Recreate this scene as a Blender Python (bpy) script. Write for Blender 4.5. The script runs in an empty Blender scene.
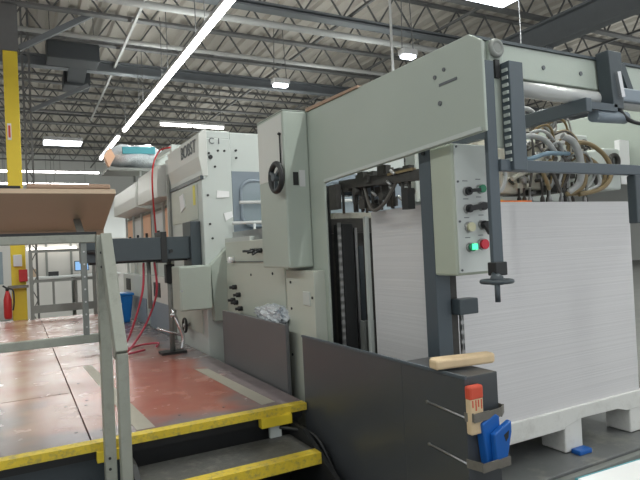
import bpy, bmesh, math, random
from mathutils import Vector, Matrix
random.seed(7)
S = bpy.context.scene
COL = S.collection
PI = math.pi

# ---------------------------------------------------------------- materials
def mat(name, col, rough=.5, metal=0, var=.06, scale=6, bump=0, bscale=60, emit=None, es=0, spec=.5, dirt=None, dirt_amt=0, dirt_scale=3):
    m = bpy.data.materials.new(name); m.use_nodes = True
    nt = m.node_tree; b = nt.nodes['Principled BSDF']
    b.inputs['Roughness'].default_value = rough; b.inputs['Metallic'].default_value = metal
    b.inputs['Specular IOR Level'].default_value = spec
    tc = nt.nodes.new('ShaderNodeTexCoord')
    n = nt.nodes.new('ShaderNodeTexNoise'); n.inputs['Scale'].default_value = scale; n.inputs['Detail'].default_value = 5
    nt.links.new(tc.outputs['Object'], n.inputs['Vector'])
    mx = nt.nodes.new('ShaderNodeMix'); mx.data_type = 'RGBA'
    c = list(col)
    mx.inputs[6].default_value = [max(0, v*(1-var)) for v in c]+[1]
    mx.inputs[7].default_value = [min(1, v*(1+var)) for v in c]+[1]
    nt.links.new(n.outputs['Fac'], mx.inputs[0])
    out = mx.outputs[2]
    if dirt:
        n2 = nt.nodes.new('ShaderNodeTexNoise'); n2.inputs['Scale'].default_value = dirt_scale; n2.inputs['Detail'].default_value = 8; n2.inputs['Roughness'].default_value = .7
        nt.links.new(tc.outputs['Object'], n2.inputs['Vector'])
        rp = nt.nodes.new('ShaderNodeValToRGB'); rp.color_ramp.elements[0].position = .5; rp.color_ramp.elements[1].position = .72
        rp.color_ramp.elements[1].color = (dirt_amt, dirt_amt, dirt_amt, 1)
        nt.links.new(n2.outputs['Fac'], rp.inputs[0])
        m2 = nt.nodes.new('ShaderNodeMix'); m2.data_type = 'RGBA'; m2.inputs[7].default_value = list(dirt)+[1]
        nt.links.new(rp.outputs[0], m2.inputs[0]); nt.links.new(out, m2.inputs[6]); out = m2.outputs[2]
    nt.links.new(out, b.inputs['Base Color'])
    if bump:
        n3 = nt.nodes.new('ShaderNodeTexNoise'); n3.inputs['Scale'].default_value = bscale
        nt.links.new(tc.outputs['Object'], n3.inputs['Vector'])
        bp = nt.nodes.new('ShaderNodeBump'); bp.inputs['Strength'].default_value = bump; bp.inputs['Distance'].default_value = .01
        nt.links.new(n3.outputs['Fac'], bp.inputs['Height']); nt.links.new(bp.outputs[0], b.inputs['Normal'])
    if emit:
        b.inputs['Emission Color'].default_value = list(emit)+[1]; b.inputs['Emission Strength'].default_value = es
    return m

M = dict(
 pale=mat('pale_machine_paint', (.405,.45,.40), .42, var=.05, scale=2, bump=.05),
 pale2=mat('light_machine_paint', (.52,.555,.53), .4, var=.04, scale=2),
 cream=mat('cream_machine_paint', (.51,.535,.47), .45, var=.05, scale=3),
 hood=mat('hood_paint', (.60,.61,.575), .4, var=.04, scale=2),
 bluegrey=mat('blue_grey_paint', (.21,.25,.29), .4, var=.08),
 dark=mat('dark_grey_paint', (.052,.066,.076), .38, var=.12, scale=4, bump=.05),
 post=mat('slate_post_paint', (.075,.095,.112), .42, var=.08),
 guard=mat('guard_panel_paint', (.105,.107,.112), .36, var=.08, scale=2),
 guardd=mat('dark_guard_paint', (.062,.067,.073), .33, var=.10, scale=2),
 strip=mat('bench_lamp', (.9,.9,.9), .5, emit=(1,.95,.85), es=2.5),
 black=mat('black_steel', (.018,.019,.02), .5, var=.3),
 dirtyblack=mat('oily_steel', (.045,.042,.038), .55, var=.5, scale=30),
 steel=mat('worn_steel', (.42,.42,.42), .3, metal=.85, var=.15, scale=20),
 tubegrey=mat('roller_sleeve', (.50,.51,.50), .28, metal=.3, var=.04),
 chrome=mat('bright_steel', (.75,.75,.76), .2, metal=.9, var=.08),
 galv=mat('galvanised_rail', (.22,.23,.215), .5, metal=.1, var=.12, scale=12),
 railp=mat('rail_paint', (.29,.30,.26), .45, var=.08, scale=9, dirt=(.12,.12,.1), dirt_amt=.4, dirt_scale=14),
 yellow=mat('yellow_paint', (.72,.54,.035), .45, var=.08, scale=5),
 yellowedge=mat('worn_yellow_edge', (.70,.52,.04), .5, var=.15, scale=30, dirt=(.2,.18,.1), dirt_amt=.85, dirt_scale=26, bump=.3, bscale=90),
 grating=mat('stair_tread_steel', (.10,.10,.095), .5, metal=.3, var=.3, scale=25, dirt=(.25,.24,.21), dirt_amt=.6, dirt_scale=12, bump=.3, bscale=120),
 board=mat('tan_fibreboard', (.43,.325,.235), .5, var=.06, scale=5),
 boardtop=mat('brown_laminate_edge', (.36,.235,.16), .5, var=.1, scale=9),
 wood=mat('pine_wood', (.66,.50,.31), .6, var=.15, scale=18),
 redpaint=mat('red_paint', (.62,.08,.04), .5, var=.1),
 red=mat('red_enamel', (.45,.02,.02), .35, var=.1),
 hose=mat('red_hose_rubber', (.60,.08,.12), .45, var=.1),
 blue=mat('blue_plastic', (.01,.11,.42), .35, var=.1),
 binblue=mat('blue_bin_plastic', (.01,.18,.55), .4, var=.08),
 strap=mat('rusty_strap', (.20,.185,.16), .5, metal=.4, var=.3, scale=30),
 pallet=mat('white_pallet_plastic', (.74,.74,.71), .5, var=.05, dirt=(.4,.38,.34), dirt_amt=.35, dirt_scale=9),
 tape=mat('grey_floor_tape', (.36,.33,.27), .55, var=.12, scale=14),
 ochre=mat('ochre_air_hose', (.27,.20,.10), .35, var=.2, scale=20),
 greyhose=mat('grey_air_hose', (.45,.46,.46), .35, var=.15, scale=20),
 bluehose=mat('pale_blue_air_hose', (.22,.33,.42), .35, var=.1),
 darkhose=mat('dark_air_hose', (.10,.09,.08), .4, var=.2),
 headp=mat('dirty_cream_casting', (.52,.50,.42), .5, var=.12, scale=8, dirt=(.10,.085,.06), dirt_amt=.65, dirt_scale=9),
 orange=mat('orange_card', (.85,.22,.04), .6, var=.05),
 yellowcard=mat('yellow_card', (.75,.55,.1), .6),
 white=mat('white_paper', (.80,.80,.80), .7, var=.03),
 whitew=mat('white_wall_paint', (.62,.63,.62), .8, var=.03, scale=1),
 wallmid=mat('off_white_partition', (.60,.58,.55), .7, var=.04, scale=2),
 concrete=mat('grey_concrete', (.20,.20,.19), .6, var=.15, scale=3, dirt=(.30,.29,.26), dirt_amt=.5, dirt_scale=2),
 padfloor=mat('stained_steel_plate', (.15,.155,.155), .40, var=.25, scale=5, dirt=(.34,.33,.28), dirt_amt=.8, dirt_scale=3.2),
 deckroof=mat('roof_deck_paint', (.47,.435,.39), .7, var=.08, scale=.6),
 joist=mat('joist_paint', (.12,.12,.12), .6, var=.1),
 joistl=mat('light_pipe_paint', (.42,.42,.41), .5, var=.1),
 girder=mat('girder_paint', (.13,.14,.15), .55, var=.1),
 duct=mat('dark_unit_paint', (.035,.04,.045), .6, var=.1),
 lamp=mat('fluorescent_tube', (.9,.9,.9), .5, emit=(1,.98,.94), es=14),
 lampc=mat('cool_lamp_lens', (.9,.9,.9), .5, emit=(.86,.93,1), es=9),
 housing=mat('lamp_housing', (.6,.6,.6), .5),
 panelw=mat('control_panel_face', (.60,.63,.61), .45, var=.03),
 boxp=mat('control_box_paint', (.44,.475,.39), .42, var=.04),
 green=mat('green_button', (.02,.25,.12), .3),
 greenlit=mat('lit_green_lens', (.05,.8,.4), .3, emit=(.1,1,.5), es=1.0),
 redbtn=mat('red_button', (.6,.02,.04), .3),
 cream_lens=mat('amber_lens', (.65,.63,.42), .3),
 glass=mat('guard_window_pane', (.25,.30,.33), .08, var=.15, scale=2, spec=.8),
 inkgrey=mat('grey_lettering', (.12,.13,.14), .5),
 skin=mat('peach_card', (.75,.45,.30), .7, var=.05),
 yellowlabel=mat('yellow_label', (.75,.68,.15), .6),
 screen=mat('monitor_screen', (.1,.2,.35), .3, emit=(.3,.55,.9), es=.7),
 tealedge=mat('teal_edge', (.05,.27,.32), .5),
)
# crumpled translucent-looking plastic wrap
M['wrap'] = mat('crumpled_plastic_wrap', (.62,.66,.70), .18, metal=.35, var=.25, scale=25, bump=.8, bscale=50)

def pile_mat():
    m = mat('paper_sheet_edges', (.70,.69,.70), .75, var=.02)
    nt = m.node_tree; b = nt.nodes['Principled BSDF']
    tc = nt.nodes['Texture Coordinate']
    mp = nt.nodes.new('ShaderNodeMapping'); mp.inputs['Scale'].default_value = (.35,.35,75)
    nt.links.new(tc.outputs['Object'], mp.inputs[0])
    n = nt.nodes.new('ShaderNodeTexNoise'); n.inputs['Scale'].default_value = 1; n.inputs['Detail'].default_value = 6
    nt.links.new(mp.outputs[0], n.inputs['Vector'])
    mx = nt.nodes.new('ShaderNodeMix'); mx.data_type='RGBA'
    mx.inputs[6].default_value = (.63,.62,.63,1); mx.inputs[7].default_value = (.74,.725,.73,1)
    nt.links.new(n.outputs['Fac'], mx.inputs[0]); nt.links.new(mx.outputs[2], b.inputs['Base Color'])
    bp = nt.nodes.new('ShaderNodeBump'); bp.inputs['Strength'].default_value=.22; bp.inputs['Distance'].default_value=.01
    nt.links.new(n.outputs['Fac'], bp.inputs['Height']); nt.links.new(bp.outputs[0], b.inputs['Normal'])
    return m
M['pile'] = pile_mat()

def platform_mat():
    """walkway paint: brick red lane, worn to pink and grey towards its sides"""
    m = bpy.data.materials.new('worn_red_walkway_paint'); m.use_nodes=True
    nt=m.node_tree; b=nt.nodes['Principled BSDF']; L=nt.links.new
    tc=nt.nodes.new('ShaderNodeTexCoord'); sp=nt.nodes.new('ShaderNodeSeparateXYZ'); L(tc.outputs['Object'], sp.inputs[0])
    def ramp(sock,pts):
        r=nt.nodes.new('ShaderNodeMapRange'); r.interpolation_type='SMOOTHSTEP'
        r.inputs['From Min'].default_value=pts[0]; r.inputs['From Max'].default_value=pts[1]; L(sock,r.inputs['Value']); return r.outputs[0]
    def math_(op,a,c):
        n=nt.nodes.new('ShaderNodeMath'); n.operation=op
        for i,v in enumerate((a,c)):
            if isinstance(v,(int,float)): n.inputs[i].default_value=v
            else: L(v,n.inputs[i])
        return n.outputs[0]
    n1=nt.nodes.new('ShaderNodeTexNoise'); n1.inputs['Scale'].default_value=1.9; n1.inputs['Detail'].default_value=3; n1.inputs['Roughness'].default_value=.5; L(tc.outputs['Object'],n1.inputs['Vector'])
    n2=nt.nodes.new('ShaderNodeTexNoise'); n2.inputs['Scale'].default_value=4.5; n2.inputs['Detail'].default_value=4; L(tc.outputs['Object'],n2.inputs['Vector'])
    wob=math_('MULTIPLY',math_('SUBTRACT',n1.outputs['Fac'],.5),.9)
    x=math_('ADD',sp.outputs['X'],wob); y=math_('ADD',math_('ADD',sp.outputs['Y'],7.5),wob)
    red=math_('MULTIPLY',math_('MULTIPLY',ramp(x,(.35,.75)),ramp(x,(1.55,1.30))),math_('MULTIPLY',ramp(y,(3.5,3.85)),ramp(y,(6.6,5.6))))
    def mix(f,a,c):
        k=nt.nodes.new('ShaderNodeMix'); k.data_type='RGBA'
        if isinstance(f,(int,float)): k.inputs[0].default_value=f
        else: L(f,k.inputs[0])
        for i,v in ((6,a),(7,c)):
            if isinstance(v,tuple): k.inputs[i].default_value=v+(1,)
            else: L(v,k.inputs[i])
        return k.outputs[2]
    pink=mix(ramp(n1.outputs['Fac'],(.3,.7)),(.33,.165,.135),(.43,.29,.245))
    grey=mix(ramp(n2.outputs['Fac'],(.2,.8)),(.17,.145,.155),(.25,.21,.215))
    edge=math_('MAXIMUM',math_('MAXIMUM',ramp(x,(1.32,1.55)),ramp(y,(3.85,3.6))),math_('MULTIPLY',ramp(x,(.2,-.1)),ramp(y,(4.9,4.2))))
    base=mix(math_('MULTIPLY',edge,.9),pink,grey)
    brick=mix(ramp(n2.outputs['Fac'],(.25,.8)),(.33,.078,.052),(.42,.155,.11))
    c=mix(math_('MULTIPLY',red,.95),base,brick)
    L(c,b.inputs['Base Color'])
    r=nt.nodes.new('ShaderNodeMapRange'); r.inputs['To Min'].default_value=.20; r.inputs['To Max'].default_value=.32; L(n2.outputs['Fac'],r.inputs['Value']); L(r.outputs[0],b.inputs['Roughness'])
    return m
M['walk']=platform_mat()

# ---------------------------------------------------------------- mesh helpers
class MB:
    def __init__(s): s.bm = bmesh.new()
    def box(s, x0,x1,y0,y1,z0,z1):
        vs=[s.bm.verts.new(p) for p in ((x0,y0,z0),(x1,y0,z0),(x1,y1,z0),(x0,y1,z0),(x0,y0,z1),(x1,y0,z1),(x1,y1,z1),(x0,y1,z1))]
        for f in ((3,2,1,0),(4,5,6,7),(0,1,5,4),(1,2,6,5),(2,3,7,6),(3,0,4,7)): s.bm.faces.new([vs[i] for i in f])
        return s
    def beam(s, a, b, w, h, up=(0,0,1)):
        a=Vector(a); b=Vector(b); d=(b-a).normalized(); up=Vector(up)
        if abs(d.dot(up))>.98: up=Vector((0,1,0))
        r=d.cross(up).normalized()*w/2; u=r.cross(d).normalized()*h/2
        vs=[s.bm.verts.new(p) for q in (a,b) for p in (q-r-u,q+r-u,q+r+u,q-r+u)]
        for f in ((0,1,2,3),(7,6,5,4),(0,4,5,1),(1,5,6,2),(2,6,7,3),(3,7,4,0)): s.bm.faces.new([vs[i] for i in f])
        return s
    def tube(s, pts, r, n=10, cap=True):
        pts=[Vector(p) for p in pts]; rings=[]
        t0=(pts[1]-pts[0]).normalized()
        ref=Vector((0,0,1)) if abs(t0.z)<.9 else Vector((1,0,0))
        u=t0.cross(ref).normalized()
        for i,p in enumerate(pts):
            t=((pts[min(i+1,len(pts)-1)]-pts[max(i-1,0)])).normalized()
            u=(u-t*u.dot(t)).normalized(); v=t.cross(u)
            rr=r[i] if isinstance(r,(list,tuple)) else r
            rings.append([s.bm.verts.new(p+u*math.cos(2*PI*k/n)*rr+v*math.sin(2*PI*k/n)*rr) for k in range(n)])
        for a,b in zip(rings,rings[1:]):
            for k in range(n):
                f=s.bm.faces.new((a[k],a[(k+1)%n],b[(k+1)%n],b[k])); f.smooth=True
        if cap:
            s.bm.faces.new(rings[0][::-1]); s.bm.faces.new(rings[-1])
        return s
    def prism(s, pts, axis, a0, a1):
        """polygon pts in the two other axes extruded along axis"""
        def P(p,a):
            return {'x':(a,p[0],p[1]),'y':(p[0],a,p[1]),'z':(p[0],p[1],a)}[axis]
        A=[s.bm.verts.new(P(p,a0)) for p in pts]; B=[s.bm.verts.new(P(p,a1)) for p in pts]
        s.bm.faces.new(A); s.bm.faces.new(B[::-1])
        n=len(pts)
        for i in range(n): s.bm.faces.new((A[i],B[i],B[(i+1)%n],A[(i+1)%n]))
        bmesh.ops.recalc_face_normals(s.bm, faces=s.bm.faces[:])
        return s
    def torus(s, c, R, r, axis='x', n=28, m=10):
        c=Vector(c); rings=[]
        e={'x':(Vector((0,1,0)),Vector((0,0,1)),Vector((1,0,0))),'y':(Vector((1,0,0)),Vector((0,0,1)),Vector((0,1,0))),'z':(Vector((1,0,0)),Vector((0,1,0)),Vector((0,0,1)))}[axis]
        for i in range(n):
            a=2*PI*i/n; d=e[0]*math.cos(a)+e[1]*math.sin(a)
            rings.append([s.bm.verts.new(c+d*(R+r*math.cos(2*PI*k/m))+e[2]*r*math.sin(2*PI*k/m)) for k in range(m)])
        for i in range(n):
            a=rings[i]; b=rings[(i+1)%n]
            for k in range(m):
                f=s.bm.faces.new((a[k],b[k],b[(k+1)%m],a[(k+1)%m])); f.smooth=True
        bmesh.ops.recalc_face_normals(s.bm, faces=s.bm.faces[:])
        return s
    def sphere(s, c, r, sx=1, sy=1, sz=1):
        d=bmesh.ops.create_icosphere(s.bm, subdivisions=2, radius=r)
        for v in d['verts']: v.co=Vector((v.co.x*sx,v.co.y*sy,v.co.z*sz))+Vector(c)
        return s
    def build(s, name, m, parent=None, bevel=0.0, base=None):
        bmesh.ops.recalc_face_normals(s.bm, faces=s.bm.faces[:])
        me=bpy.data.meshes.new(name); s.bm.to_mesh(me); s.bm.free()
        if isinstance(m,str): m=M[m]
        me.materials.append(m)
        o=bpy.data.objects.new(name, me); COL.objects.link(o)
        if parent is not None:
            o.parent=parent; T=wpos(parent); me.transform(Matrix.Translation(-T))
        elif base is not None:
            me.transform(Matrix.Translation(-Vector(base))); o.location=base
        if bevel:
            b=o.modifiers.new('bevel','BEVEL'); b.width=bevel; b.segments=2; b.limit_method='ANGLE'; b.angle_limit=math.radians(40)
        return o
def wpos(o):
    p=Vector((0,0,0))
    while o is not None: p+=o.location; o=o.parent
    return p
def tag(o,label=None,cat=None,group=None,kind=None):
    for k,v in (('label',label),('category',cat),('group',group),('kind',kind)):
        if v: o[k]=v
    return o
def thing(name,loc,label,cat,group=None):
    o=bpy.data.objects.new(name,None); o.location=loc; o.empty_display_size=.1; COL.objects.link(o)
    return tag(o,label,cat,group)
def struct(o): o['kind']='structure'; return o
def copy_tree(o,parent=None):
    c=o.copy(); COL.objects.link(c); c.parent=parent
    for ch in [q for q in COL.objects if q.parent is o]: copy_tree(ch,c)
    return c
def arc(c,r,a0,a1,n=14,plane='xz',k=1.0):
    out=[]
    for i in range(n+1):
        a=math.radians(a0+(a1-a0)*i/n); p=Vector(c)
        u,v=r*math.cos(a)*k,r*math.sin(a)
        p+=Vector({'xz':(u,0,v),'yz':(0,u,v),'xy':(u,v,0)}[plane]); out.append(p)
    return out
def spline(pts,n=8):
    pts=[Vector(p) for p in pts]; P=[pts[0]]+pts+[pts[-1]]; out=[]
    for i in range(1,len(P)-2):
        for j in range(n):
            t=j/n; a,b,c,d=P[i-1],P[i],P[i+1],P[i+2]
            out.append(.5*((2*b)+(c-a)*t+(2*a-5*b+4*c-d)*t*t+(3*b-a-3*c+d)*t**3))
    out.append(pts[-1]); return out
def cyl(a,b,r,n=20): return MB().tube([a,b],r,n)

# ---------------------------------------------------------------- setting
struct(MB().box(-9,32,-3,32,-.1,0).build('floor','concrete'))
struct(MB().box(-9,32,32,32.2,0,7.3).build('wall_back','whitew'))
struct(MB().box(32,32.2,-3,32.2,0,7.3).build('wall_right','whitew'))
struct(MB().box(-9.2,-9,-3,32.2,0,7.3).build('wall_left','whitew'))
# corrugated roof deck, ribs running along the hall
rb=MB(); x=-9.0
while x<32:
    prof=((x,7.05),(x+.16,7.05),(x+.20,7.13),(x+.36,7.13),(x+.40,7.05))
    for a,b in zip(prof,prof[1:]):
        v=[rb.bm.verts.new(p) for p in ((a[0],-3,a[1]),(b[0],-3,b[1]),(b[0],32,b[1]),(a[0],32,a[1]))]; rb.bm.faces.new(v)
    x+=.40
bmesh.ops.remove_doubles(rb.bm, verts=rb.bm.verts[:], dist=1e-4)
roof=struct(rb.build('ceiling','deckroof'))
sol=roof.modifiers.new('solid','SOLIDIFY'); sol.thickness=.03; sol.offset=1

# open-web joists across the hall
def joist(y):
    t=thing('roof_joist',(11,y,6.32),'grey open-web steel joist with zigzag rods under the roof deck','joist','roof joists under the deck')
    m=MB(); m.box(-8.9,31.9,y-.07,y+.07,7.0,7.04).build('top_chord','joist',t)
    MB().box(-8.9,31.9,y-.08,y+.08,6.32,6.37).build('bottom_chord','joist',t)
    w=MB(); x=-8.7; k=0
    while x<31.3:
        w.beam((x,y,6.36 if k%2 else 7.0),(x+.45,y,7.0 if k%2 else 6.36),.03,.03); x+=.45; k+=1
    w.build('web','joist',t); return t
j0=joist(3.5)
for i in range(1,17):
    c=copy_tree(j0); c.location.y=3.5+1.62*i
def girder_x(y,z0,z1,label):
    g=MB(); g.box(-8.9,31.9,y-.12,y+.12,z0,z0+.04).box(-8.9,31.9,y-.12,y+.12,z1-.04,z1).box(-8.9,31.9,y-.02,y+.02,z0+.04,z1-.04)
    return tag(g.build('roof_girder','girder',base=(11,y,z0)),label,'girder')
girder_x(9.9,6.20,6.32,'dark steel girder crossing the roof above the front machine, nearer one of two')
girder_x(14.3,6.05,6.32,'dark steel girder crossing the roof farther down the hall')
for i,(y,z,r,l) in enumerate(((10.35,6.15,.07,'pale sprinkler pipe hung beneath the joists just beyond the near girder'),(12.5,6.22,.05,'thin pale pipe hung beneath the joists between the two girders'))):
    tag(cyl((-8.9,y,z),(31.9,y,z),r,12).build('roof_pipe','joistl',base=(11,y,z)),l,'pipe')
g=MB(); x=10.4
g.box(x-.14,x+.14,-2.9,31.9,5.75,5.80).box(x-.14,x+.14,-2.9,31.9,6.26,6.31).box(x-.02,x+.02,-2.9,31.9,5.8,6.26)
gy=g.build('roof_girder','girder',base=(10.4,14,5.75)); tag(gy,'heavy dark girder running lengthwise overhead at the right of the hall','girder')
# slanting braces and knee struts by the girder
def brace(a,b,w,label,grp=None,m='girder'):
    mid=(Vector(a)+Vector(b))/2
    return tag(MB().beam(a,b,w,w).build('roof_brace',m,base=mid),label,'brace',grp)
brace((10.4,6.3,5.8),(13.6,6.3,7.0),.09,'dark slanting roof brace rising right from the lengthwise girder, nearest')
brace((10.4,10.8,5.8),(14.4,10.8,7.0),.10,'dark slanting roof brace rising right from the lengthwise girder, farther')
brace((10.4,8.4,4.9),(10.4,8.4,5.78),.16,'short dark strut hanging below the lengthwise girder')
brace((.16,11.75,5.55),(1.5,11.75,6.42),.10,'dark knee brace slanting from the top of the yellow column')
brace((.36,13.03,4.72),(1.5,13.03,5.35),.08,'dark knee brace slanting from the grey lattice post behind the yellow column')
for x,l in ((3.6,'first'),(6.3,'second'),(8.6,'third'),(13.2,'fourth'),(16.5,'fifth')):
    tag(MB().beam((x,0,6.40),(x,31.8,6.40),.05,.05).build('bridging_bar','joist',base=(x,16,6.4)),l+' thin bridging bar from the left running lengthwise over the joists','bar')
tag(MB().beam((2.15,8,6.2),(2.33,20,6.2),.05,.05).build('conduit','joistl',base=(2.24,14,6.2)),'pale conduit running down the hall left of the tube lights','conduit')
# hanging heater
h=thing('unit_heater',(1.3,13.6,5.6),'dark box-shaped heater hanging between the joists at upper left','heater')
MB().box(.72,1.78,13.2,13.8,5.95,6.40).build('casing','duct',h,.02)
MB().box(1.18,1.80,15.2,15.8,5.95,6.30).build('outlet','duct',h,.02)
MB().beam((1.4,13.8,6.15),(1.45,15.2,6.12),.4,.22).build('duct','duct',h)
for xx in (.8,1.7): MB().beam((xx,13.5,6.38),(xx,13.5,7.05),.015,.015).build('hanger','joist',h)

# long row of tube lights
def tube_light(x,y,z,L,label,grp,horiz=False,m='lamp',w=.075):
    t=thing('strip_light',(x,y,z),label,'light',grp)
    if horiz:
        MB().box(x,x+L,y-.06,y+.06,z+.04,z+.10).build('housing','housing',t)
        MB().box(x+.02,x+L-.02,y-w/2,y+w/2,z-.02,z+.04).build('tube',m,t,.01)
        for k in (.1,.9): MB().beam((x+L*k,y,z+.1),(x+L*k,y,6.35),.012,.012).build('hanger','joist',t)
    else:
        MB().box(x-.06,x+.06,y,y+L,z+.04,z+.10).build('housing','housing',t)
        MB().box(x-w/2,x+w/2,y+.02,y+L-.02,z-.02,z+.04).build('tube',m,t,.01)
        for k in (.1,.9): MB().beam((x,y+L*k,z+.1),(x,y+L*k,6.35),.012,.012).build('hanger','joist',t)
    return t
y=-1.0
while y<13.5:
    tube_light(2.68,y,5.0,2.40,'bare white tube light in the long row running away above the platform','long row of tube lights'); y+=2.41
tube_light(2.66,16.7,5.0,3.9,'farthest white tube light of the long row, past a dark gap','long row of tube lights')
# rows on other aisles
for k in range(5): tube_light(-5.0+1.61*k,24.0,5.0,1.6,'white tube light in the upper of two crosswise rows by the back wall','upper crosswise row by the back wall',True)
for k in range(5): tube_light(-5.0+1.61*k,27.8,5.0,1.6,'white tube light in the lower of two crosswise rows by the back wall','lower crosswise row by the back wall',True)
tube_light(3.40,14.8,5.0,.86,'left tube of the short crosswise pair above the far end of the press','crosswise pair above the press',True)
tube_light(4.28,14.8,5.0,.86,'right tube of the short crosswise pair above the far end of the press','crosswise pair above the press',True)
def bay(x,y,w,d,label,z=5.0):
    t=thing('bay_light',(x,y,z),label,'light')
    MB().box(x-w/2,x+w/2,y-d/2,y+d/2,z+.03,z+.14).build('housing','housing',t,.02)
    MB().box(x-w/2+.03,x+w/2-.03,y-d/2+.03,y+d/2-.03,z-.02,z+.03).build('lens','lampc',t,.01)
    for sx in (-1,1): MB().beam((x+sx*w*.4,y,z+.12),(x+sx*w*.25,y,6.35),.012,.012).build('hanger','joist',t)
    return t
bay(1.3,18.0,1.05,.6,'bright bluish-white bay light hanging low over the back of the hall')
bay(4.95,10.6,.36,.2,'small white bay light above the tall feeder tower')
bay(6.42,8.2,.32,.2,'small white bay light just above the sloping feeder arm')
bay(5.97,5.75,.9,.35,'large glaring bay light at the top edge above the feeder arm')

# added fill lamps: along the long tube row, plus extra rows without fixtures
def arealamp(x,y,z,sx,sy,e,col=(.95,1,.965)):
    l=bpy.data.lights.new('lamp','AREA'); l.shape='RECTANGLE'; l.size=sx; l.size_y=sy; l.energy=e; l.color=col
    o=bpy.data.objects.new('fill_lamp',l); o.location=(x,y,z); COL.objects.link(o); return o
for (x,y,L,e) in ((2.68,7.6,17,300),(-2.5,2,10,170),(-2.5,14,14,170),(6.8,3,12,170),(6.8,16,14,170),(14,12,24,330),(22,12,24,300)):
    arealamp(x,y,4.95,.12,L,e)
    u=arealamp(x,y,5.12,.12,L,e*.42); u.rotation_euler=(PI,0,0)     # added uplights brighten the roof deck, as bare tubes would
arealamp(3,23.9,4.9,10,.15,420)  # fill added along the crosswise rows to lighten the back wall
arealamp(3,27.7,4.9,10,.15,420)
arealamp(13,27.7,4.9,10,.15,300)
w=bpy.data.worlds.new('hall_ambient'); S.world=w; w.use_nodes=True
w.node_tree.nodes['Background'].inputs[0].default_value=(.93,.97,1,1); w.node_tree.nodes['Background'].inputs[1].default_value=.75

# yellow column + far left things
t=thing('building_column',(.02,11.75,0),'square building column painted yellow below and grey at the top','column')
MB().box(-.10,.14,11.62,11.88,0,5.46).build('painted_shaft','yellow',t,.01)
MB().box(-.14,.16,11.60,11.90,5.46,7.04).build('grey_shaft','joist',t)
MB().box(-.07,-.005,11.60,11.62,3.82,4.12).build('sign','white',t)
MB().box(-.055,-.02,11.592,11.60,3.86,4.08).build('sign_lettering','redpaint',t)
MB().box(-.06,.08,11.52,11.62,1.52,1.73).build('switch_box','housing',t,.01)
MB().box(.02,.16,11.48,11.62,1.24,1.46).build('alarm_box','red',t,.01)
MB().box(-.16,.17,11.46,11.62,1.13,1.18).build('bracket','strap',t)
lp=MB()
for xx in (.24,.36): lp.box(xx-.02,xx+.02,13.0,13.06,0,7.0)
z=.3; k=0
while z<6.8: lp.beam((.24,13.03,z),(.36,13.03,z+.25),.02,.02) if k%2 else lp.beam((.36,13.03,z),(.24,13.03,z+.25),.02,.02); z+=.25; k+=1
tag(lp.build('lattice_post','joist',base=(.3,13.03,0)),'slim grey lattice post standing behind the yellow column','post')
e=thing('fire_extinguisher',(-.16,11.45,.55),'red fire extinguisher hanging low at the left of the yellow column','extinguisher')
MB().tube([(-.17,11.45,.60),(-.17,11.45,.64),(-.17,11.45,.94),(-.17,11.45,1.0),(-.17,11.45,1.12)],[.05,.066,.066,.05,.02],18).build('cylinder','red',e)
MB().beam((-.17,11.45,1.14),(-.24,11.45,1.19),.03,.03).tube([(-.17,11.45,1.1),(-.17,11.45,1.16)],.03,10).build('valve','black',e)
MB().tube(spline([(-.17,11.42,1.14),(-.08,11.38,1.1),(-.07,11.36,.9),(-.09,11.36,.75)]),.014,8).build('discharge_hose','black',e)

# ---------------------------------------------------------------- platform and stairs
pf=thing('platform',(.0,7.5,0),'raised walkway with worn red floor and yellow nosing beside the press','platform')
for a in ((-3,.335,3.49,4.88),(-3,.335,4.89,7.3),(-3,.335,7.31,11.6),(.345,1.70,3.49,6.03),(.345,1.70,6.04,8.6),(.345,1.70,8.61,11.6)):
    MB().box(a[0],a[1],a[2],a[3],.52,.55).build('deck_plate','walk',pf)
MB().box(-3,1.698,3.455,3.49,.505,.553).box(-3,1.698,3.49,3.53,.5502,.553).build('nosing','yellowedge',pf,.004)
MB().box(-3,.5,3.60,3.66,.0,.52).build('skirt','dark',pf)
MB().box(.5,1.69,3.60,3.66,.0,.52).box(-3,1.698,3.53,11.6,.44,.52).build('frame','black',pf)  # black front panel paints in the shade of the void under the deck
for a in ((1.36,1.58,3.44,3.5,.44,.505),(.36,.52,3.44,3.5,.44,.505)): MB().box(*a).build('bracket','yellow',pf,.004)
MB().box(1.43,1.51,3.47,3.50,.36,.44).build('foot_plate','pale2',pf)
lg=MB()
for a in ((-2.5,4.2),(-.8,4.2),(.9,4.2),(-2.5,8),(.9,8),(-2.5,11.3),(1.4,11.3),(1.6,4.2)): MB().box(a[0]-.05,a[0]+.05,a[1]-.05,a[1]+.05,0,.52).build('leg','dark',pf)
cyl((.315,3.594,.47),(.315,3.61,.47),.028,16).build('bolt_cap','black',pf)
for pts in (((1.385,5.1),(1.49,5.02),(1.535,3.616),(1.43,3.60)),((.53,6.0),(.61,6.0),(.71,3.56),(.60,3.56))):
    MB().prism(pts,'z',.5503,.5525).build('tape_strip','tape',pf)
for (xx,yy) in ((.28,3.75),(.42,3.7),(.40,4.4),(.27,4.45),(.42,4.55),(.26,4.9),(.42,5.2),(.9,3.72),(1.2,3.72)): MB().tube([(xx,yy,.55),(xx,yy,.5515)],.01,8).build('screw','black',pf)
ST=1
st=thing('stair',(1.05,3.2,0),'dark steel steps with yellow nosing leading up to the platform','stairs')
for (z,y0) in ((.36,3.08),(.185,2.66)):
    a=MB().box(.55,1.57,y0,y0+.40,z-.03,z).build('tread','grating',st)
    b=MB().box(.55,1.58,y0-.035,y0,z-.065,z+.003).box(.55,1.58,y0,y0+.05,z,z+.003).build('nosing','yellowedge',a,.004)
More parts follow.
